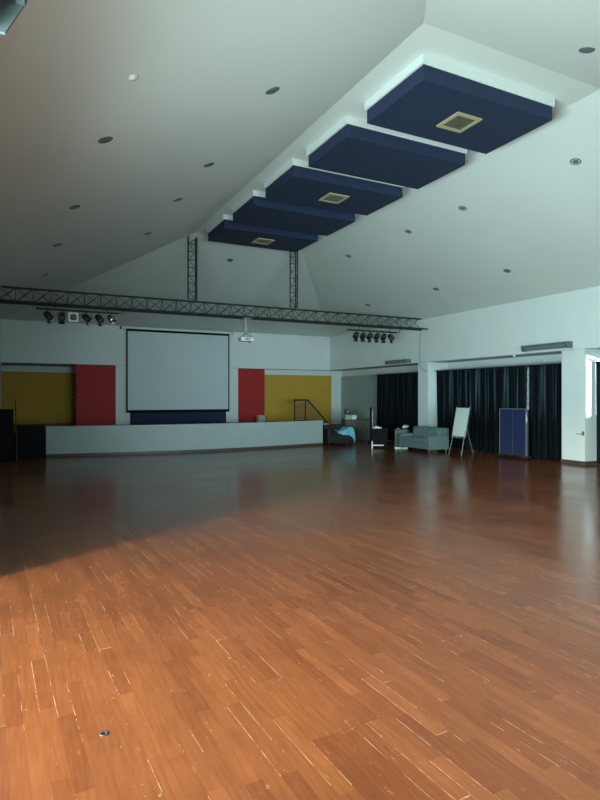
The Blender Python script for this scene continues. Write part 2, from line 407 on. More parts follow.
def deck(bm):
    pts = [(x, y+0.121) for x, y in stage_front_pts()]
    poly = [(0.72, 16.2)] + pts + [(8.9, 16.75), (9.3, 16.75), (9.3, YR), (XL, YR), (XL, 17.0), (0.72, 17.0)]
    prism(bm, poly[1:], 0.0, 0.60, 'z'); box(bm, XL, 3.09, YR, 22.0, 0, 0.60)
struct('trim_9', deck, M['deck'], 'dark stage floor')
def sideblk(bm):
    box(bm, 0.02, 0.70, 16.02, 16.98, 0, 0.80, 0.005)
t = obj('stage_side_block', sideblk, M['black']); tag(t, 'black box-like block closing the left end of the pale stage front', 'stage block')
# stair at right
st = thing('stage_stair', 'dark wooden steps going down from the right end of the stage under a handrail', 'stairs', (9.31, 17.0, 0))
for k in range(3):
    h = 0.45-0.15*k
    obj('step', lambda bm: box(bm, 0.30*k, 0.30*k+0.298, 0, 1.2, 0, h, 0.004), M['deck'], st)
hr = thing('stair_handrail', 'dark handrail with wire infill sloping down beside the stage steps', 'handrail', (8.95, 18.24, 0.60))
top0, top1, top2 = (0, 0, 0.84), (0.52, 0, 0.84), (1.36, 0, -0.0)
def toprail(bm):
    for a, b_ in ((top0, top1), (top1, top2)):
        a, b_ = Vector(a), Vector(b_); d = (b_-a); n = d.length
        m_ = Matrix.Translation((a+b_)/2) @ Matrix.Rotation(-math.atan2(d.z, d.x), 4, 'Y')
        r_ = bmesh.ops.create_cube(bm, size=1, matrix=m_ @ Matrix.Diagonal((n+0.03, 0.05, 0.055, 1)))
obj('top_rail', toprail, M['rail'], hr)
def goldstrip(bm):
    for a, b_, o_ in ((top0, top1, -0.05), (top1, top2, -0.05)):
        a, b_ = Vector(a), Vector(b_); a.z += o_-0.03; b_.z += o_-0.03; d = b_-a
        m_ = Matrix.Translation((a+b_)/2) @ Matrix.Rotation(-math.atan2(d.z, d.x), 4, 'Y')
        bmesh.ops.create_cube(bm, size=1, matrix=m_ @ Matrix.Diagonal((d.length, 0.03, 0.05, 1)))
obj('rail_edge', goldstrip, M['railgold'], hr, 'varnished lighter strip under the dark rail')
for x, zt, z0 in ((0.0, 0.84, 0.0), (0.44, 0.84, 0.0)):
    obj('post', lambda bm: box(bm, x-0.018, x+0.018, -0.018, 0.018, z0, zt), M['rail'], hr)
obj('post', lambda bm: box(bm, 1.20, 1.24, -0.02, 0.02, -0.599, 0.14), M['rail'], hr)
def infill(bm):
    tube(bm, (0, 0, 0.10), (0.44, 0, 0.10), 0.012); tube(bm, (0.44, 0, 0.10), (1.22, 0, -0.45), 0.012)
    x = 0.04
    while x < 1.2:
        zt = 0.80 if x < 0.52 else 0.80-(x-0.52)
        zb = 0.10 if x < 0.44 else 0.10-(x-0.44)*0.70
        tube(bm, (x, 0, zb), (x, 0, zt), 0.0045, 5); x += 0.035
obj('wire_infill', infill, M['rail'], hr)

# ------------------------------------------------------------ suspended ceiling panels with vents
PW0, PW1 = 4.43, 6.68
pnames = ['blue suspended ceiling panel nearest the camera, largest in view, with a framed vent',
          'plain blue suspended ceiling panel directly behind the nearest one',
          'blue suspended ceiling panel with vent, in the middle of the row of five',
          'plain blue suspended ceiling panel second from the far end of the row',
          'blue suspended ceiling panel at the far end of the row, next to the truss']
for i in range(5):
    y0 = 5.47+1.705*i; d = 1.24; PW0 = (4.43, 4.39, 4.34, 4.29, 4.26)[i]
    t = thing('ceiling_panel', pnames[i], 'ceiling panel', ((PW0+PW1)/2, y0+d/2, 5.40), 0, 'suspended blue ceiling panels')
    hx = (PW1-PW0)/2
    obj('cloth_box', lambda bm: box(bm, -hx, hx, -d/2, d/2, 0, 0.19, 0.004), M['blue'], t)
    obj('plaster_upstand', lambda bm: box(bm, -hx-0.03, hx+0.03, -d/2-0.02, d/2+0.02, 0.19, 0.299, 0.004), M['ceil'], t, 'white plaster upstand above the blue box')
    if i in (0, 2, 4):
        v = obj('vent', lambda bm: [box(bm, -0.22, 0.22, -0.22, -0.165, -0.02, -0.001), box(bm, -0.22, 0.22, 0.165, 0.22, -0.02, -0.001),
             box(bm, -0.22, -0.165, -0.165, 0.165, -0.02, -0.001), box(bm, 0.165, 0.22, -0.165, 0.165, -0.02, -0.001)], M['cream'], t, 'cream square vent frame')
        def gr(bm):
            box(bm, -0.165, 0.165, -0.165, 0.165, -0.006, -0.0015)
            for k in range(8): box(bm, -0.165, 0.165, -0.15+k*0.041, -0.142+k*0.041, -0.016, -0.006)
        obj('grille', gr, M['grille'], v)

# ------------------------------------------------------------ downlights
nS = {'left': Vector((SLP, 0, -1)).normalized(), 'right': Vector((-SLP, 0, -1)).normalized(),
      'far': Vector((0, -1.7/6.2, -1)).normalized(), 'near': Vector((0, 1.7/6.2, -1)).normalized()}
def cz(s, x, y):
    if s == 'left': return ZW+SLP*(x-XL)
    if s == 'right': return ZW+SLP*(XU-x)
    if s == 'far': return ZF-(y-FY1)*1.7/6.2
    return ZF-(FY0-y)*1.7/6.2
def mk_dl():
    t = thing('downlight', '', 'downlight')
    def ring(bm): lathe(bm, [(0.064, 0.0), (0.088, 0.0), (0.088, 0.005), (0.080, 0.010), (0.066, 0.010), (0.060, 0.0)], 20)
    obj('trim_ring', ring, M['fixture'], t)
    obj('lamp', lambda bm: lathe(bm, [(0.0, 0.006), (0.035, 0.008), (0.055, 0.005), (0.059, -0.002), (0.0, -0.003)], 16), M['fixture'], t)
    return t
dl_first = mk_dl()
DL = [('left', 2.74, 6.18, 'dark recessed downlight nearest the camera in the inner row of the left slope'),
      ('left', 2.72, 8.58, 'dark recessed downlight second along the inner row of the left ceiling slope'),
      ('left', 2.68, 10.32, 'faint recessed downlight third along the inner row of the left ceiling slope'),
      ('left', 2.62, 12.68, 'faint recessed downlight farthest along the inner row, near the left upright truss'),
      ('left', 0.93, 6.83, 'dark recessed downlight nearest the camera in the outer row of the left ceiling slope'),
      ('left', 0.82, 9.33, 'dark recessed downlight second in the outer row of the left ceiling slope'),
      ('left', 0.72, 11.64, 'faint recessed downlight third in the outer row of the left ceiling slope'),
      ('left', 0.63, 14.46, 'very faint recessed downlight at the far left, just above the truss'),
      ('far', 5.40, 15.11, 'recessed downlight on the far slope between the two upright trusses'),
      ('near', 5.83, 4.31, 'recessed downlight in the top right corner of the picture, in front of the panels'),
      ('right', 8.04, 6.14, 'recessed downlight on the right slope nearest the camera, right of the first blue panel'),
      ('right', 8.02, 8.69, 'recessed downlight on the right slope, beside the second blue panel'),
      ('right', 8.03, 10.46, 'recessed downlight on the right slope, third of the row beside the panels'),
      ('right', 8.01, 13.03, 'recessed downlight on the right slope, farthest of the row beside the panels'),
      ('right', 10.24, 9.63, 'small recessed downlight low on the right slope, nearer one above the upper wall'),
      ('right', 10.24, 12.12, 'small recessed downlight low on the right slope, middle of the lower row'),
      ('right', 10.17, 15.34, 'small recessed downlight low on the right slope just behind the truss')]
for i, (s, x, y, lb) in enumerate(DL):
    e = nS[s].to_track_quat('Z', 'Y').to_euler()
    loc = (x, y, cz(s, x, y))
    if i == 0:
        o = dl_first; o.location = loc; o.rotation_euler = e; o['label'] = lb; o['group'] = 'recessed ceiling downlights'
    else: dup(dl_first, loc, e, lb, 'recessed ceiling downlights')
s_ = obj('smoke_detector', lambda bm: lathe(bm, [(0.0, -0.001), (0.045, -0.001), (0.045, 0.010), (0.035, 0.024), (0.0, 0.028)], 16), M['plastic'])
s_.location = (0.98, 5.41, cz('left', 0.98, 5.41)); s_.rotation_euler = nS['left'].to_track_quat('Z', 'Y').to_euler()
tag(s_, 'small white round detector on the left ceiling slope', 'detector')

# ------------------------------------------------------------ truss
TY, TZ = 14.0, 3.665
tr = thing('lighting_truss', 'long dark triangular lattice truss spanning the hall in front of the stage', 'truss', (XL+0.001, TY, TZ))
LT = XU-XL-0.03
chs = [(0.0, 0.0), (0.30, 0.0), (0.15, 0.32)]
for (yy, zz) in chs: obj('chord', lambda bm: tube(bm, (0 if zz == 0 else 0.12, yy, zz), (LT if zz == 0 else LT-0.15, yy, zz), 0.024, 10), M['trussm'], tr)
NB = 32; bw = (LT-0.3)/NB
def bay(bm):
    r = 0.0075
    for yy in (0.0, 0.30):
        tube(bm, (0, yy, 0), (0, 0.15, 0.32), r, 6)
        tube(bm, (0, yy, 0), (bw, 0.15, 0.32), r, 6)
    tube(bm, (0, 0.15, 0.32), (bw, 0.0, 0), r, 6)
    tube(bm, (0, 0, 0), (0, 0.30, 0), r, 6); tube(bm, (0, 0, 0), (bw, 0.30, 0), r, 6)
b0 = obj('brace', bay, M['trussm'], tr); b0.location = (0.05, 0, 0)
for k in range(1, NB):
    c = b0.copy(); C.objects.link(c); c.parent = tr; c.location = (0.05+k*bw, 0, 0)
# upright trusses
def upright(x, y, label, ztop):
    w_ = 0.22
    z0 = 4.012
    t = thing('upright_truss', label, 'truss', (x, y, z0), 0, 'upright lattice trusses carrying the long truss')
    H = ztop-z0
    for (xx, yy) in ((-w_/2, 0), (w_/2, 0), (0.13, 0.16)):
        top = H-0.005
        obj('chord', lambda bm: tube(bm, (xx, yy, 0), (xx, yy, top), 0.020, 8), M['trussm'], t)
    n = 8; h = H/n
    for k in range(n):
        def br(bm, k=k):
            z = k*h+0.02; z2 = min((k+1)*h+0.02, H-0.03); r = 0.0065
            for a, b_ in (((-w_/2, 0), (w_/2, 0)), ((-w_/2, 0), (0.13, 0.16)), ((w_/2, 0), (0.13, 0.16))):
                tube(bm, (*a, z), (*b_, z), r, 5)
                s1, s2 = (a, b_) if k % 2 else (b_, a)
                tube(bm, (*s1, z), (*s2, z2), r*0.8, 5)
        obj('brace', br, M['trussm'], t)
upright(4.02, 14.06, 'left upright dark lattice truss rising from the long truss to the ceiling', cz('far', 0, 14.29)-0.004)
upright(6.88, 14.06, 'right upright dark lattice truss standing below the farthest blue panel', cz('far', 0, 14.29)-0.004)

# ------------------------------------------------------------ lamp bars and spotlights
def bar(x0, x1, z, label):
    t = thing('lamp_bar', label, 'lamp bar', (x0, TY+0.05, z), 0, 'hanging lamp bars')
    L_ = x1-x0
    obj('tube', lambda bm: tube(bm, (0, 0, 0), (L_, 0, 0), 0.024, 10), M['trussm'], t)
    for xx in (0.22*L_, 0.85*L_):
        obj('hanger', lambda bm: tube(bm, (xx, 0, 0.0), (xx, -0.04, TZ-z-0.026), 0.010, 6), M['trussm'], t)
    obj('cable', lambda bm: pathtube(bm, [(L_-0.05, 0, 0), (L_+0.05, 0, 0.005), (L_+0.11, 0, 0.03), (L_+0.12, -0.03, TZ-z-0.027)], 0.009), M['black'], t)
    return t
bar(0.42, 2.22, 3.545, 'left dark lamp bar hanging under the truss above the left red door')
bar(8.60, 10.35, 3.500, 'right dark lamp bar hanging under the truss near the right wall')
def mk_spot(kind, label):
    t = thing('stage_spotlight', label, 'spotlight')
    cm = {'dark': M['can'], 'grey': M['fixture'], 'chrome': M['chrome'], 'square': M['can']}[kind]
    obj('clamp', lambda bm: [tube(bm, (0, 0, -0.028), (0, 0, -0.08), 0.012, 8), box(bm, -0.018, 0.018, -0.035, 0.035, -0.036, -0.026)], M['can'], t)
    obj('yoke', lambda bm: [box(bm, -0.115, 0.115, -0.012, 0.012, -0.088, -0.08), box(bm, -0.115, -0.107, -0.012, 0.012, -0.20, -0.08), box(bm, 0.107, 0.115, -0.012, 0.012, -0.20, -0.08)], M['can'], t)
    mt = Matrix.Translation((0, 0, -0.19)) @ Matrix.Rotation(math.radians(90+(9 if kind == 'square' else 42)), 4, 'X')
    # local z of the can points to -Y and down
    can = obj('can', lambda bm: lathe(bm, [(0.0, -0.13), (0.055, -0.13), (0.085, -0.09), (0.098, 0.0), (0.100, 0.12), (0.092, 0.12), (0.085, 0.06), (0.0, 0.055)], 20, mt), cm, t)
    obj('lens', lambda bm: lathe(bm, [(0.0, 0.088), (0.05, 0.084), (0.083, 0.075), (0.083, 0.066), (0.0, 0.066)], 18, mt), M['lens'], can)
    if kind == 'square':
        def fr(bm):
            s = 0.135
            r1 = bmesh.new()
            for a in ((-s, s, 0.09, s), (-s, s, -s, -0.09), (-s, -0.09, -0.09, 0.09), (0.09, s, -0.09, 0.09)):
                box(r1, a[0], a[1], a[2], a[3], 0.121, 0.133)
            for (sx, sy) in ((1, 1), (1, -1), (-1, 1), (-1, -1)):
                prism(r1, [(sx*0.091, sy*0.091), (sx*0.091, sy*0.045), (sx*0.045, sy*0.091)], 0.122, 0.132, 'z')
            bmesh.ops.transform(r1, matrix=mt, verts=r1.verts)
            me = bpy.data.meshes.new('tmp'); r1.to_mesh(me); r1.free(); bm.from_mesh(me); bpy.data.meshes.remove(me)
        obj('colour_frame', fr, M['plastic'], t, 'white square frame around the dark lens')
    else:
        def flap(bm, k):
            r1 = bmesh.new(); box(r1, -0.085, 0.085, 0.100, 0.106, 0.115, 0.20)
            bmesh.ops.rotate(r1, cent=(0, 0.1, 0.115), matrix=Matrix.Rotation(math.radians(-28), 3, 'X'), verts=r1.verts)
            bmesh.ops.rotate(r1, cent=(0, 0, 0), matrix=Matrix.Rotation(k*PI/2, 3, 'Z'), verts=r1.verts)
            bmesh.ops.transform(r1, matrix=mt, verts=r1.verts)
            me = bpy.data.meshes.new('tmp'); r1.to_mesh(me); r1.free(); bm.from_mesh(me); bpy.data.meshes.remove(me)
        if kind != 'chrome':
            for k in (0, 2): obj('barn_door', lambda bm: flap(bm, k), M['can'], t)
    t.scale = (0.78, 0.78, 0.78)
    return t
XB = TY+0.05
def place(o, x, z, rz, first):
    if first: o.location = (x, XB, z); o.rotation_euler = (0, 0, rz); return o
sp_d = mk_spot('dark', 'black spotlight first from the left on the left lamp bar')
sp_d['group'] = 'spotlights on the left bar'; sp_d.location = (0.67, XB, 3.545); sp_d.rotation_euler = (0, 0, 0.9)
G1 = 'spotlights on the left bar'; G2 = 'spotlights on the right bar'
dup(sp_d, (0.96, XB, 3.545), (0, 0, -0.15), 'black spotlight second from the left on the left lamp bar', G1)
q = mk_spot('square', 'spotlight with a white square frame on the left lamp bar'); q.location = (1.21, XB, 3.545); q.rotation_euler = (0, 0, -0.086); q['group'] = G1
dup(sp_d, (1.49, XB, 3.545), (0, 0, 1.1), 'black spotlight just right of the white framed one on the left bar', G1)
dup(sp_d, (1.77, XB, 3.545), (0, 0, 0.7), 'black spotlight fifth from the left on the left bar, beside the shiny one', G1)
q = mk_spot('chrome', 'shiny silver spotlight at the right end of the left lamp bar'); q.location = (2.04, XB, 3.545); q.rotation_euler = (0, 0, 0.6); q['group'] = G1
bx = [8.90, 9.14, 9.38, 9.63, 9.87, 10.13]
rl = ['first from the left', 'second from the left', 'third from the left', 'fourth from the left', 'fifth from the left', 'last at the right end']
for k, x in enumerate(bx):
    dup(sp_d, (x, XB, 3.50), (0, 0, [3.0, 2.9, 3.3, 3.1, 2.9, 0.3][k]), 'dark spotlight %s on the right lamp bar' % rl[k], G2)
# projector
pj = thing('projector', 'white projector hanging from the truss on a pole right of the screen', 'projector', (5.50, TY+0.15, 3.08))
obj('body', lambda bm: box(bm, -0.18, 0.18, -0.13, 0.13, -0.05, 0.05, 0.018), M['plastic'], pj)
obj('lens', lambda bm: lathe(bm, [(0, 0), (0.045, 0), (0.045, 0.04), (0.035, 0.045), (0.03, 0.03), (0, 0.028)], 14, Matrix.Translation((0.09, 0.13, 0.0)) @ Matrix.Rotation(-PI/2, 4, 'X')), M['lens'], pj)
obj('rear_vent', lambda bm: [box(bm, -0.06+0.03*k, -0.045+0.03*k, -0.134, -0.129, -0.03, 0.03) for k in range(5)], M['can'], pj)
def mnt(bm):
    tube(bm, (0, 0, 0.20), (0, 0, 0.55), 0.014, 8)
    for sx, sy in ((-1, -1), (1, -1), (-1, 1), (1, 1)): tube(bm, (0, 0, 0.20), (sx*0.12, sy*0.09, 0.048), 0.010, 6)
    box(bm, -0.12, 0.12, -0.17, 0.17, 0.545, 0.558)
obj('pole_mount', mnt, M['alu'], pj)
def cab(bm):
    pts = [Vector((-0.02+0.09*math.sin(a)-0.05, -0.02, 0.42+0.11*math.cos(a))) for a in [i*2*PI/16 for i in range(17)]]
    pathtube(bm, pts, 0.005, 5); pathtube(bm, [(0.02, 0, 0.45), (0.10, 0, 0.25), (0.15, -0.1, 0.02), (0.05, -0.14, -0.12), (0.02, -0.1, -0.04)], 0.006, 5)
obj('cable', cab, M['fixture'], pj)

# ------------------------------------------------------------ screen and navy board
sc = thing('projection_screen', 'large pale projection screen with a black border hanging on the white back wall', 'projection screen', (5.28, 20.05, 0))
hw = 1.86
obj('roller_case', lambda bm: [tube(bm, (-2.02, 0.05, 3.93), (1.98, 0.05, 3.93), 0.045, 14)], M['plastic'], sc)
obj('end_cap', lambda bm: tube(bm, (-2.06, 0.05, 3.93), (-2.02, 0.05, 3.93), 0.052, 14), M['can'], sc)
obj('end_cap', lambda bm: tube(bm, (1.98, 0.05, 3.93), (2.02, 0.05, 3.93), 0.052, 14), M['alu'], sc)
obj('bracket', lambda bm: box(bm, -1.95, -1.90, 0.0, 0.149, 3.965, 3.985), M['alu'], sc)
obj('bracket', lambda bm: box(bm, 1.86, 1.91, 0.0, 0.149, 3.965, 3.985), M['alu'], sc)
obj('border', lambda bm: [box(bm, -hw, hw, 0.0, 0.006, 3.82, 3.90), box(bm, -hw, hw, 0.0, 0.006, 1.03, 1.10), box(bm, -hw, -hw+0.045, 0.0, 0.006, 1.10, 3.82), box(bm, hw-0.045, hw, 0.0, 0.006, 1.10, 3.82)], M['black'], sc)
obj('screen_fabric', lambda bm: box(bm, -hw+0.045, hw-0.045, 0.001, 0.005, 1.10, 3.82), M['screen'], sc)
obj('bottom_bar', lambda bm: tube(bm, (-hw, 0.003, 1.02), (hw, 0.003, 1.02), 0.016, 8), M['black'], sc)
nb = thing('navy_pinboard', 'dark navy board on the back wall below and behind the projection screen', 'board', (5.3, 20.17, 0.62))
obj('panel', lambda bm: box(bm, -1.70, 1.72, 0, 0.028, 0, 1.9), M['navy'], nb)
obj('frame', lambda bm: [box(bm, -1.73, 1.75, -0.006, 0.028, -0.018, 0), box(bm, -1.73, -1.70, -0.006, 0.028, 0, 1.9), box(bm, 1.72, 1.75, -0.006, 0.028, 0, 1.9)], M['black'], nb)
bxs = thing('cardboard_box', 'small pale box on the stage floor in front of the right red door', 'box', (8.28, 19.75, 0.60))
obj('carton', lambda bm: box(bm, -0.14, 0.14, -0.1, 0.1, 0, 0.25, 0.004), M['card'], bxs)
obj('lid_flap', lambda bm: box(bm, -0.145, 0.145, -0.105, 0.105, 0.25, 0.262), M['card'], bxs)

# ------------------------------------------------------------ left end
cb = thing('upright_cabinet', 'tall black cabinet at the left edge beside the stage', 'cabinet', (-0.21, 15.65, 0))
obj('body', lambda bm: box(bm, -0.18, 0.18, -0.35, 0.30, 0.03, 1.22, 0.006), M['black'], cb)
obj('plinth', lambda bm: box(bm, -0.17, 0.17, -0.34, 0.29, 0, 0.03), M['black'], cb)
obj('top_board', lambda bm: box(bm, -0.185, 0.19, -0.36, 0.31, 1.22, 1.25, 0.003), M['black'], cb)
ps = thing('thin_post', 'thin dark post standing by the tall black cabinet', 'post', (0.005, 15.80, 0))
obj('shaft', lambda bm: tube(bm, (0.03, 0, 0.02), (0.005, 0, 1.50), 0.02, 8, 0.014), M['rail'], ps)
obj('foot', lambda bm: lathe(bm, [(0, 0), (0.05, 0), (0.05, 0.015), (0.02, 0.03), (0, 0.03)], 12, Matrix.Translation((0.03, 0, 0))), M['rail'], ps)

# ------------------------------------------------------------ wall fixtures
def wall_fixture(x, y0, y1, z0, z1, side, dep, label):
    """trough-like fixture; side -1 = projects towards -x from the wall at x"""
    t = thing('wall_fixture', label, 'wall fixture', (x, (y0+y1)/2, z0), 0, 'long trough-like wall fixtures')
    h = z1-z0; L2 = (y1-y0)/2; s = side
    obj('housing', lambda bm: prism(bm, [(s*0.001, h*0.95), (s*dep*0.85, h), (s*dep, h*0.93), (s*dep, h*0.50), (s*dep*0.94, h*0.50), (s*dep*0.9, h*0.86), (s*0.001, h*0.82)], -L2, L2, 'y'), M['fixture'], t)
    obj('reflector', lambda bm: prism(bm, [(s*0.001, h*0.80), (s*0.012, h*0.80), (s*dep*0.82, h*0.10), (s*dep*0.80, 0.0), (s*0.001, h*0.12)], -L2+0.03, L2-0.03, 'y'), M['reflector'], t)
    for e in (-1, 1):
        obj('end_plate', lambda bm: prism(bm, [(s*0.001, 0), (s*dep*0.86, 0), (s*dep*1.02, h*0.6), (s*dep*1.02, h*0.98), (s*dep*0.85, h*1.02), (s*0.001, h*1.02)], e*L2-0.008, e*L2+0.008, 'y'), M['fixture'], t)
    obj('tube_lamp', lambda bm: tube(bm, (s*dep*0.80, -L2+0.06, h*0.42), (s*dep*0.80, L2-0.06, h*0.42), 0.014, 10), M['reflector'], t)
    return t
wall_fixture(XU, 8.88, 10.17, 2.68, 2.83, -1, 0.22, 'long grey trough-like fixture on the upper right wall above the blue display board')
wall_fixture(XU, 14.85, 16.00, 2.66, 2.78, -1, 0.22, 'long grey trough-like fixture on the upper right wall above the far curtains')
wall_fixture(XL, 0.75, 2.20, 2.80, 3.02, 1, 0.43, 'pale green fixture with a dark edge in the top left corner of the picture')

sn = thing('motion_sensor', 'tiny white sensor under the soffit above the middle curtains', 'sensor', (XU+0.06, 10.65, ZS-0.013))
obj('base', lambda bm: box(bm, -0.03, 0.03, -0.03, 0.03, -0.02, 0), M['plastic'], sn)
obj('dome', lambda bm: lathe(bm, [(0.028, 0), (0.026, -0.015), (0.015, -0.03), (0, -0.034)], 12, Matrix.Translation((0, 0, -0.02))), M['plastic'], sn)
sn2 = thing('security_camera', 'tiny dome camera on the wall ledge at the right edge of the picture', 'camera', (XU-0.001, 8.02, 2.72))
obj('base', lambda bm: box(bm, -0.03, 0, -0.04, 0.04, -0.04, 0.04, 0.004), M['plastic'], sn2)
obj('dome', lambda bm: lathe(bm, [(0.034, 0), (0.03, 0.02), (0.015, 0.035), (0, 0.038)], 12, Matrix.Translation((-0.03, 0, 0)) @ Matrix.Rotation(-PI/2, 4, 'Y')), M['lens'], sn2)
cd = obj('wall_cable', lambda bm: pathtube(bm, [(XU-0.008, 14.40, 3.62), (XU-0.008, 14.40, 2.66), (XU-0.012, 14.40, 2.60), (XU-0.012, 14.33, 2.48), (XU-0.012, 14.22, 2.40), (XU-0.012, 14.10, 2.36), (XU-0.012, 14.04, 2.36)], 0.007), M['fixture'])
tag(cd, 'thin dark cable running down the wall from the truss end onto the column', 'cable')
hk = thing('wall_hook', 'small metal hook bracket low on the nearer white column', 'hook', (XU, 8.60, 0.72))
obj('plate', lambda bm: box(bm, -0.012, 0, -0.02, 0.03, -0.05, 0.05), M['fixture'], hk)
obj('arm', lambda bm: pathtube(bm, [(-0.012, 0.0, 0.0), (-0.05, 0.03, -0.01), (-0.05, 0.14, -0.01), (-0.012, 0.16, -0.01)], 0.008), M['fixture'], hk)

# ------------------------------------------------------------ curtains
def curtain(y0, y1, z0, z1, label, group, x=12.02, amp=0.045, gather=0.0, seed=0, mat='curtain'):
    rnd = random.Random(seed)
    n = int((y1-y0)/0.018); ph = rnd.random()*6; f1 = 2*PI/0.17; 
    k2 = rnd.uniform(0.8, 1.3)
    t = thing('curtain', label, 'curtain', (x, y0, 0), 0, group)
    def sheet(bm):
        nz = 14; rows = []
        for j in range(nz+1):
            v = j/nz; z = z0+(z1-z0)*v; row = []
            for i in range(n+1):
                u = i/n
                wv = math.sin(u*(y1-y0)*f1+ph+0.5*math.sin(u*7*k2+ph)) * amp*(0.65+0.35*math.sin(u*5+ph*2))
                wv += 0.012*math.sin(u*19+v*3+ph)
                wd = 1.0-gather*math.sin(PI*(1-v)*0.5)*0.5*(1 if True else 0)
                yy = (y1-y0)*(0.5+(u-0.5)*(1.0 - gather*(1-v)))
                row.append(bm.verts.new((wv*(0.55+0.45*(1-v)), yy, z)))
            rows.append(row)
        for j in range(nz):
            for i in range(n):
                f = bm.faces.new((rows[j][i], rows[j][i+1], rows[j+1][i+1], rows[j+1][i])); f.smooth = True
    obj('cloth', sheet, M[mat], t)
    obj('header_tape', lambda bm: box(bm, -0.028, 0.028, 0.0, (y1-y0), z1-0.002, z1+0.022), M['black'], t)
    return t
ZT = 2.34
CG = 'dark curtains in the middle bay'; CF = 'dark curtains in the far bay'; CN = 'dark curtains at the right edge'
# middle bay, far to near
ys = [(12.50, 13.88), (11.40, 12.46), (10.37, 11.38), (9.19, 10.325)]
lbs = ['dark curtain just right of the far column, behind the flip chart', 'dark curtain second from the far column, right of the flip chart',
       'dark curtain behind the blue display board, left of its bright gap', 'dark curtain next to the nearer column, with pale vertical streaks']
for i, (a, c) in enumerate(ys): curtain(a, c, 0.03, ZT, lbs[i], CG, 11.74, 0.04, 0.02, seed=i+3)
for i, (a, c) in enumerate([(15.82, 17.12), (14.52, 15.80)]):
    curtain(a, c, 0.03, ZT, ['dark curtain left one of the far bay, beside the grey wall', 'dark curtain right one of the far bay, beside the far column'][i], CF, 11.74, 0.04, 0.0, seed=i+11)
curtain(8.00, 8.55, 0.03, ZT, 'dark curtain at the right edge of the picture, beyond the nearer column', CN, 11.88, 0.03, 0.0, seed=21, mat='curtain_opaque')
def rail(y0, y1, lb):
    t = thing('curtain_rail', lb, 'curtain rail', (11.74, y0, 2.40))
    obj('track', lambda bm: box(bm, -0.02, 0.02, 0, y1-y0, -0.03, -0.005), M['alu'], t)
    for k in range(4):
        yy = 0.1+(y1-y0-0.2)*k/3
        obj('bracket', lambda bm: [box(bm, -0.015, 0.559, yy-0.012, yy+0.012, -0.005, 0.01)], M['plastic'], t)
    return t
rail(9.18, 13.99, 'curtain rail along the top of the middle bay'); rail(14.51, 17.2, 'curtain rail along the top of the far bay'); rail(3.72, 8.54, 'curtain rail at the right edge beyond the nearer column')
sb = thing('wall_sensor_box', 'small white box at the top of the gap between the curtains', 'sensor box', (XR-0.03, 10.36, 2.52))
obj('case', lambda bm: box(bm, -0.035, 0.029, -0.05, 0.05, -0.035, 0.035, 0.006), M['plastic'], sb)
obj('eye', lambda bm: tube(bm, (-0.04, 0, -0.005), (-0.034, 0, -0.005), 0.015, 10), M['lens'], sb)

# ------------------------------------------------------------ blue display board
db = thing('display_board', 'blue folding display board with an aluminium frame standing before the dark curtains', 'display board', (11.24, 10.37, 0), 0)
W2, BZ0, BZ1 = 0.43, 0.09, 1.26
obj('blue_panel', lambda bm: box(bm, -0.022, 0.022, -W2+0.02, -0.006, BZ0+0.02, BZ1-0.02), M['board'], db)
obj('blue_panel', lambda bm: box(bm, -0.022, 0.022, 0.006, W2-0.02, BZ0+0.02, BZ1-0.02), M['board'], db)
obj('frame', lambda bm: [box(bm, -0.03, 0.03, -W2, W2, BZ1-0.02, BZ1, 0.003), box(bm, -0.03, 0.03, -W2, -W2+0.02, BZ0, BZ1-0.02), box(bm, -0.03, 0.03, W2-0.02, W2, BZ0, BZ1-0.02)], M['alu'], db)
obj('bottom_rail', lambda bm: box(bm, -0.028, 0.028, -W2+0.02, W2-0.02, BZ0, BZ0+0.02), M['darkgrey'], db)
obj('centre_hinge', lambda bm: box(bm, -0.018, 0.018, -0.006, 0.006, BZ0+0.02, BZ1-0.02), M['fixture'], db)
for yy in (-W2+0.03, W2-0.03):
    f = obj('foot', lambda bm: [box(bm, -0.16, 0.16, yy-0.015, yy+0.015, 0.05, 0.075), box(bm, -0.015, 0.015, yy-0.015, yy+0.015, 0.075, BZ0)], M['darkgrey'], db)
    for xx in (-0.14, 0.14):
        obj('caster', lambda bm: tube(bm, (xx, yy-0.012, 0.025), (xx, yy+0.012, 0.025), 0.025, 12), M['black'], f)
obj('latch', lambda bm: [box(bm, -0.04, 0.0, -W2-0.014, -W2, 0.92, 1.05, 0.003), tube(bm, (-0.03, -W2-0.007, 1.05), (-0.03, -W2-0.007, 1.14), 0.008)], M['plastic'], db, 'white latch on the near edge')

# ------------------------------------------------------------ flip chart easel
ez = thing('flip_chart_easel', 'whiteboard flip chart easel leaning back between the sofa and the display board', 'easel', (10.55, 11.60, 0), math.radians(8))
lean = 0.20/0.80
def lx(z): return (z-0.45)*lean
obj('board', lambda bm: [prism(bm, [(lx(0.50), 0.50), (lx(1.27), 1.27), (lx(1.27)+0.018, 1.27), (lx(0.50)+0.018, 0.50)], -0.215, 0.215, 'y')], M['whiteboard'], ez)
obj('frame', lambda bm: [prism(bm, [(lx(0.48)-0.004, 0.48), (lx(1.29)-0.004, 1.29), (lx(1.29)+0.022, 1.29), (lx(0.48)+0.022, 0.48)], s*0.223-0.008, s*0.223+0.008, 'y') for s in (-1, 1)], M['alu'], ez)
obj('clamp_bar', lambda bm: prism(bm, [(lx(1.26)-0.02, 1.26), (lx(1.30)-0.02, 1.30), (lx(1.30)+0.022, 1.30), (lx(1.26)+0.022, 1.26)], -0.20, 0.20, 'y'), M['black'], ez)
obj('pen_tray', lambda bm: box(bm, lx(0.48)-0.04, lx(0.48)+0.01, -0.215, 0.215, 0.465, 0.48, 0.003), M['alu'], ez)
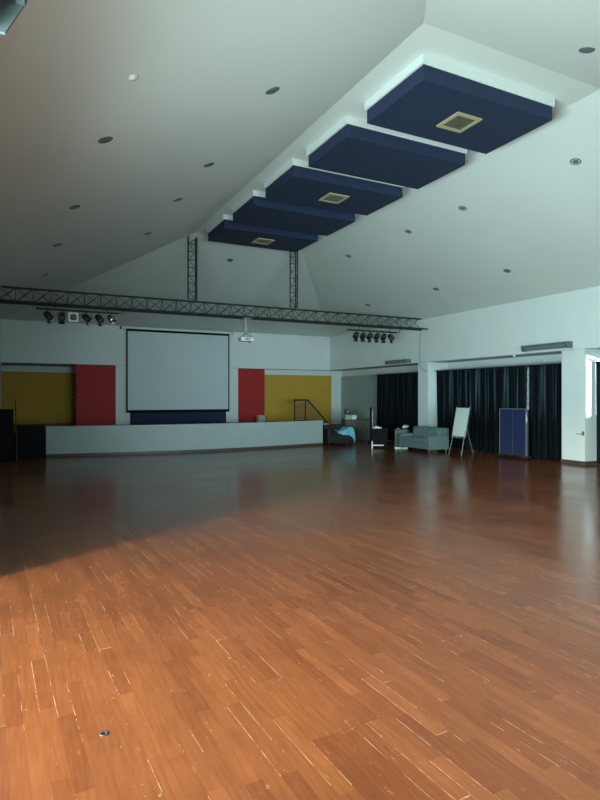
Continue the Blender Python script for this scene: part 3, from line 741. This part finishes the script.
for s in (-1, 1):
    obj('leg', lambda bm: tube(bm, (lx(1.1)+0.03, s*0.17, 1.1), (lx(0)-0.02, s*0.21, 0.0), 0.011, 8), M['chrome'], ez)
obj('leg', lambda bm: tube(bm, (lx(1.1)+0.04, 0, 1.1), (0.62, 0, 0.0), 0.011, 8), M['alu'], ez)

# ------------------------------------------------------------ sofa (faces -x)
sf = thing('sofa', 'low grey-green two-seat sofa facing into the hall beside the dark curtains', 'sofa', (10.50, 12.98, 0), 0)
D, Wd = 0.72, 1.40   # depth x, width y
x0, x1, y0, y1 = -D/2, D/2, -Wd/2, Wd/2
obj('seat_base', lambda bm: box(bm, x0+0.02, x1-0.02, y0+0.14, y1-0.14, 0.10, 0.27, 0.02), M['sofa'], sf)
for a, c in ((y0+0.145, -0.004), (0.004, y1-0.145)):
    obj('seat_cushion', lambda bm: box(bm, x0, x1-0.18, a, c, 0.27, 0.39, 0.03), M['sofa'], sf)
    obj('back_cushion', lambda bm: box(bm, x1-0.30, x1-0.14, a, c, 0.37, 0.66, 0.035, rot=Matrix.Rotation(0.12, 3, 'Y')), M['sofa'], sf)
obj('back', lambda bm: box(bm, x1-0.16, x1, y0+0.02, y1-0.02, 0.10, 0.68, 0.025), M['sofa'], sf)
for a in (y0, y1-0.14):
    obj('arm', lambda bm: box(bm, x0, x1-0.02, a, a+0.14, 0.09, 0.47, 0.022), M['sofa'], sf)
for xx in (x0+0.06, x1-0.06):
    for yy in (y0+0.08, y1-0.08):
        obj('leg', lambda bm: tube(bm, (xx, yy, 0.0), (xx, yy, 0.10), 0.016, 10, 0.02), M['chrome'], sf)

# ------------------------------------------------------------ dark armchair with blue cloth
ac = thing('armchair', 'dark low armchair at the right end of the stage, half under a blue cloth', 'armchair', (9.46, 16.15, 0), math.radians(-10))
obj('seat_base', lambda bm: box(bm, -0.30, 0.30, -0.36, 0.30, 0.06, 0.30, 0.02), M['armchair'], ac)
obj('seat_cushion', lambda bm: box(bm, -0.26, 0.26, -0.38, 0.16, 0.30, 0.40, 0.03), M['armchair'], ac)
obj('back', lambda bm: box(bm, -0.40, 0.40, 0.18, 0.36, 0.06, 0.64, 0.03), M['armchair'], ac)
for s in (-1, 1):
    obj('arm', lambda bm: box(bm, min(s*0.28, s*0.42), max(s*0.28, s*0.42), -0.36, 0.20, 0.06, 0.52, 0.03), M['armchair'], ac)
for sx in (-1, 1):
    for sy in (-0.3, 0.28): obj('leg', lambda bm: box(bm, sx*0.36-0.02, sx*0.36+0.02, sy-0.02, sy+0.02, 0, 0.06), M['black'], ac)
pp = obj('folded_paper', lambda bm: box(bm, -0.10, 0.10, -0.07, 0.07, 0, 0.014, 0.002), M['paper']); pp.location = (9.22, 16.48, 0.641); pp.rotation_euler = (0, 0, 0.1)
tag(pp, 'pale folded paper on the back of the dark armchair', 'paper')
def clothmesh(bm):
    # lies over the chair's right arm and hangs down its front and outer side
    nu, nv = 22, 22; A = []
    for i in range(nu+1):
        u = i/nu; row = []
        x = -0.10+0.56*u
        ztop = 0.425+0.115*min(1, max(0, (u-0.30)/0.35))
        if u > 0.88: ztop -= (u-0.88)*1.3
        hang = 0.05+0.33*u**1.2
        for k in range(nv+1):
            v = k/nv; run = 0.42; L_ = run+hang; d = v*L_
            if d < run: y = 0.02-d; z = ztop+0.012*math.sin(u*14+v*5)
            else: y = 0.02-run-0.012*math.sin(u*16)-0.018; z = ztop-(d-run)
            row.append(bm.verts.new((x+0.05*v*u+0.012*math.sin(v*11), y, z)))
        A.append(row)
    for i in range(nu):
        for k in range(nv):
            bm.faces.new((A[i][k], A[i+1][k], A[i+1][k+1], A[i][k+1])).smooth = True
bc = obj('draped_cloth', clothmesh, M['bluecloth']); bc.location = (9.46, 16.15, 0.02); bc.rotation_euler = (0, 0, math.radians(-10))
sm = bc.modifiers.new('thickness', 'SOLIDIFY'); sm.thickness = 0.008; sm.offset = 1
tag(bc, 'light blue cloth draped over the arm of the dark armchair', 'cloth')

# ------------------------------------------------------------ draped table and things on it
tb = thing('side_table', 'long table hidden under a brown-grey cloth by the grey wall', 'table', (11.22, 17.50, 0), math.radians(-18))
obj('tabletop', lambda bm: box(bm, -0.56, 0.52, -0.30, 0.30, 0.70, 0.73), M['wood'], tb)
for sx in (-0.52, 0.48):
    for sy in (-0.26, 0.26): obj('leg', lambda bm: box(bm, sx-0.02, sx+0.02, sy-0.02, sy+0.02, 0, 0.70), M['wood'], tb)
def skirt(bm):
    hx0, hx1, hy = -0.585, 0.545, 0.325
    per = []
    def seg(a, b_, n):
        for i in range(n): per.append((a[0]+(b_[0]-a[0])*i/n, a[1]+(b_[1]-a[1])*i/n, ((b_[1]-a[1]), -(b_[0]-a[0]))))
    seg((hx0, hy), (hx0, -hy), 30); seg((hx0, -hy), (hx1, -hy), 60); seg((hx1, -hy), (hx1, hy), 30); seg((hx1, hy), (hx0, hy), 60)
    N_ = len(per); rows = []
    for j in range(9):
        v = j/8; z = 0.738-v*0.72; row = []
        for i, (x, y, nn) in enumerate(per):
            nx, ny = nn; l = math.hypot(nx, ny); nx /= l; ny /= l
            w_ = v**0.7*(0.060*math.sin(i*0.36)+0.028*math.sin(i*0.83+1.3)+0.012*math.sin(i*0.23+v*4)) 
            row.append(bm.verts.new((x-nx*(w_+0.012*v)*-1*-1, y-ny*(w_+0.012*v)*-1*-1, z)))
        rows.append(row)
    for j in range(8):
        for i in range(N_):
            bm.faces.new((rows[j][i], rows[j][(i+1) % N_], rows[j+1][(i+1) % N_], rows[j+1][i])).smooth = True
    bm.faces.new(rows[0])
tc_ = obj('tablecloth', skirt, M['cloth']); tc_.location = (11.22, 17.50, 0); tc_.rotation_euler = (0, 0, math.radians(-18))
tag(tc_, 'crumpled brown-grey cloth hanging in folds to the floor over the table', 'tablecloth')
cr = math.radians(-18)
def tpos(x, y, z=0.741): return (11.22+x*math.cos(cr)-y*math.sin(cr), 17.50+x*math.sin(cr)+y*math.cos(cr), z)
for (x, y, sx, sy, sz, mt_, nm, lb, ct, z) in (
    (-0.47, -0.12, 0.20, 0.20, 0.16, 'card', 'carton', 'pale grey box at the left end of the draped table, under the dark machine', 'box', 0.741),
    (-0.25, -0.15, 0.18, 0.16, 0.15, 'plastic', 'white_box', 'white box beside the grey one on the draped table', 'box', 0.741)):
    o = thing(nm, lb, ct, tpos(x, y, z), cr)
    obj('carton_body', lambda bm: box(bm, -sx/2, sx/2, -sy/2, sy/2, 0, sz-0.02, 0.004), M[mt_], o)
    obj('lid', lambda bm: box(bm, -sx/2-0.004, sx/2+0.004, -sy/2-0.004, sy/2+0.004, sz-0.02, sz, 0.003), M[mt_], o)
o = thing('appliance', 'dark machine-like appliance on top of the boxes at the left end of the draped table', 'appliance', tpos(-0.46, -0.11, 0.901), cr)
obj('body', lambda bm: box(bm, -0.10, 0.09, -0.08, 0.08, 0, 0.22, 0.012), M['darkgrey'], o)
obj('spout', lambda bm: [tube(bm, (0.07, -0.02, 0.12), (0.17, -0.04, 0.17), 0.025, 10), tube(bm, (0.12, -0.03, 0.06), (0.2, -0.03, 0.02), 0.018, 8)], M['fixture'], o)
obj('dial', lambda bm: tube(bm, (0.0, -0.08, 0.13), (0.0, -0.09, 0.13), 0.03, 12), M['reflector'], o)

# ------------------------------------------------------------ black upright board, cases between table and sofa
ub = thing('upright_board', 'tall narrow black board with a pale pink edge standing right of the draped table', 'board', (10.74, 16.0, 0), math.radians(-33))
obj('panel', lambda bm: box(bm, -0.05, 0.02, -0.25, 0.25, 0.02, 1.20, 0.004), M['black'], ub)
obj('edge_strip', lambda bm: box(bm, 0.021, 0.046, -0.255, -0.225, 0.30, 1.15), M['pink'], ub, 'pale pink edge')
obj('foot', lambda bm: box(bm, -0.12, 0.12, -0.22, -0.16, 0, 0.02), M['black'], ub)
obj('foot', lambda bm: box(bm, -0.12, 0.12, 0.16, 0.22, 0, 0.02), M['black'], ub)

fc = thing('low_black_table', 'low black table with a white leg and white foot bar left of the sofa', 'table', (9.90, 14.30, 0), math.radians(-35))
obj('tabletop', lambda bm: box(bm, -0.26, 0.26, -0.24, 0.24, 0.56, 0.60, 0.004), M['black'], fc)
obj('side_panel', lambda bm: box(bm, -0.24, 0.24, -0.18, -0.15, 0.10, 0.56), M['black'], fc)
obj('side_panel', lambda bm: box(bm, -0.24, 0.24, 0.18, 0.21, 0.0, 0.56), M['black'], fc)
obj('leg', lambda bm: box(bm, -0.24, -0.205, -0.21, -0.18, 0, 0.22), M['plastic'], fc, 'white leg')
obj('leg', lambda bm: box(bm, 0.20, 0.24, -0.21, -0.17, 0, 0.56), M['black'], fc)
obj('foot_bar', lambda bm: box(bm, -0.205, 0.12, -0.215, -0.185, 0.085, 0.115), M['plastic'], fc, 'white foot bar')
pa = obj('paper_stack', lambda bm: [box(bm, -0.13, 0.13, -0.1, 0.1, 0, 0.03, 0.003), box(bm, -0.07, 0.06, -0.06, 0.06, 0.03, 0.06, 0.004)], M['paper']); pa.location = (9.80, 14.28, 0.601); pa.rotation_euler = (0, 0, -0.6)
tag(pa, 'white papers heaped on the low black table', 'papers')

gc = thing('grey_cabinet', 'dark grey low cabinet tucked behind the left arm of the sofa', 'cabinet', (10.42, 13.98, 0), math.radians(-33))
obj('body', lambda bm: box(bm, -0.16, 0.22, -0.15, 0.15, 0.04, 0.58, 0.005), M['darkgrey'], gc)
obj('plinth', lambda bm: box(bm, -0.16, 0.22, -0.158, 0.15, 0, 0.04), M['plastic'], gc, 'white plinth strip')
sp = obj('small_cup', lambda bm: lathe(bm, [(0, 0), (0.03, 0), (0.045, 0.03), (0.04, 0.03), (0.026, 0.006), (0, 0.006)], 12), M['reflector']); sp.location = (10.36, 13.98, 0.581)
tag(sp, 'small pale cup on the dark grey cabinet', 'cup')
sb2 = thing('speaker_box', 'small black box with a white thing on top behind the sofa', 'box', (10.92, 14.40, 0), math.radians(-30))
obj('body', lambda bm: box(bm, -0.18, 0.16, -0.14, 0.14, 0, 0.58, 0.01), M['black'], sb2)
obj('grille', lambda bm: box(bm, -0.15, 0.13, -0.148, -0.14, 0.06, 0.52), M['can'], sb2)
wt = thing('crumpled_towel', 'small crumpled white thing on the black box behind the sofa', 'cloth', (10.90, 14.34, 0.581))
def crump(bm):
    bmesh.ops.create_icosphere(bm, subdivisions=3, radius=1)
    rr = random.Random(5)
    for v in bm.verts:
        k = 1+0.18*math.sin(v.co.x*7+1)*math.cos(v.co.y*6)+0.08*rr.uniform(-1, 1)
        v.co = Vector((v.co.x*0.10*k+v.co.z*0.03, v.co.y*0.07*k, max(0, (v.co.z*0.05*k+0.04))))
obj('folded_cloth', crump, M['paper'], wt)
ct = thing('wooden_side_table', 'brownish wooden box table behind the back of the sofa', 'side table', (11.36, 14.20, 0), math.radians(-15))
obj('tabletop', lambda bm: box(bm, -0.22, 0.20, -0.17, 0.17, 0.57, 0.60, 0.003), M['darkgrey'], ct)
obj('carcass', lambda bm: box(bm, -0.20, 0.18, -0.15, 0.15, 0.0, 0.57, 0.004), M['wood'], ct)

# ------------------------------------------------------------ floor plate
fp = thing('floor_socket', 'small round grey metal plate set in the planks at the lower left', 'floor plate', (0.366, 2.735, 0.0))
obj('ring', lambda bm: lathe(bm, [(0.011, 0.0005), (0.019, 0.0005), (0.021, 0.003), (0.011, 0.004), (0.011, 0.0005)], 20), M["darkgrey"], fp)
obj('cap', lambda bm: lathe(bm, [(0, 0.0005), (0.0105, 0.0005), (0.0105, 0.002), (0, 0.0022)], 16), M['black'], fp)
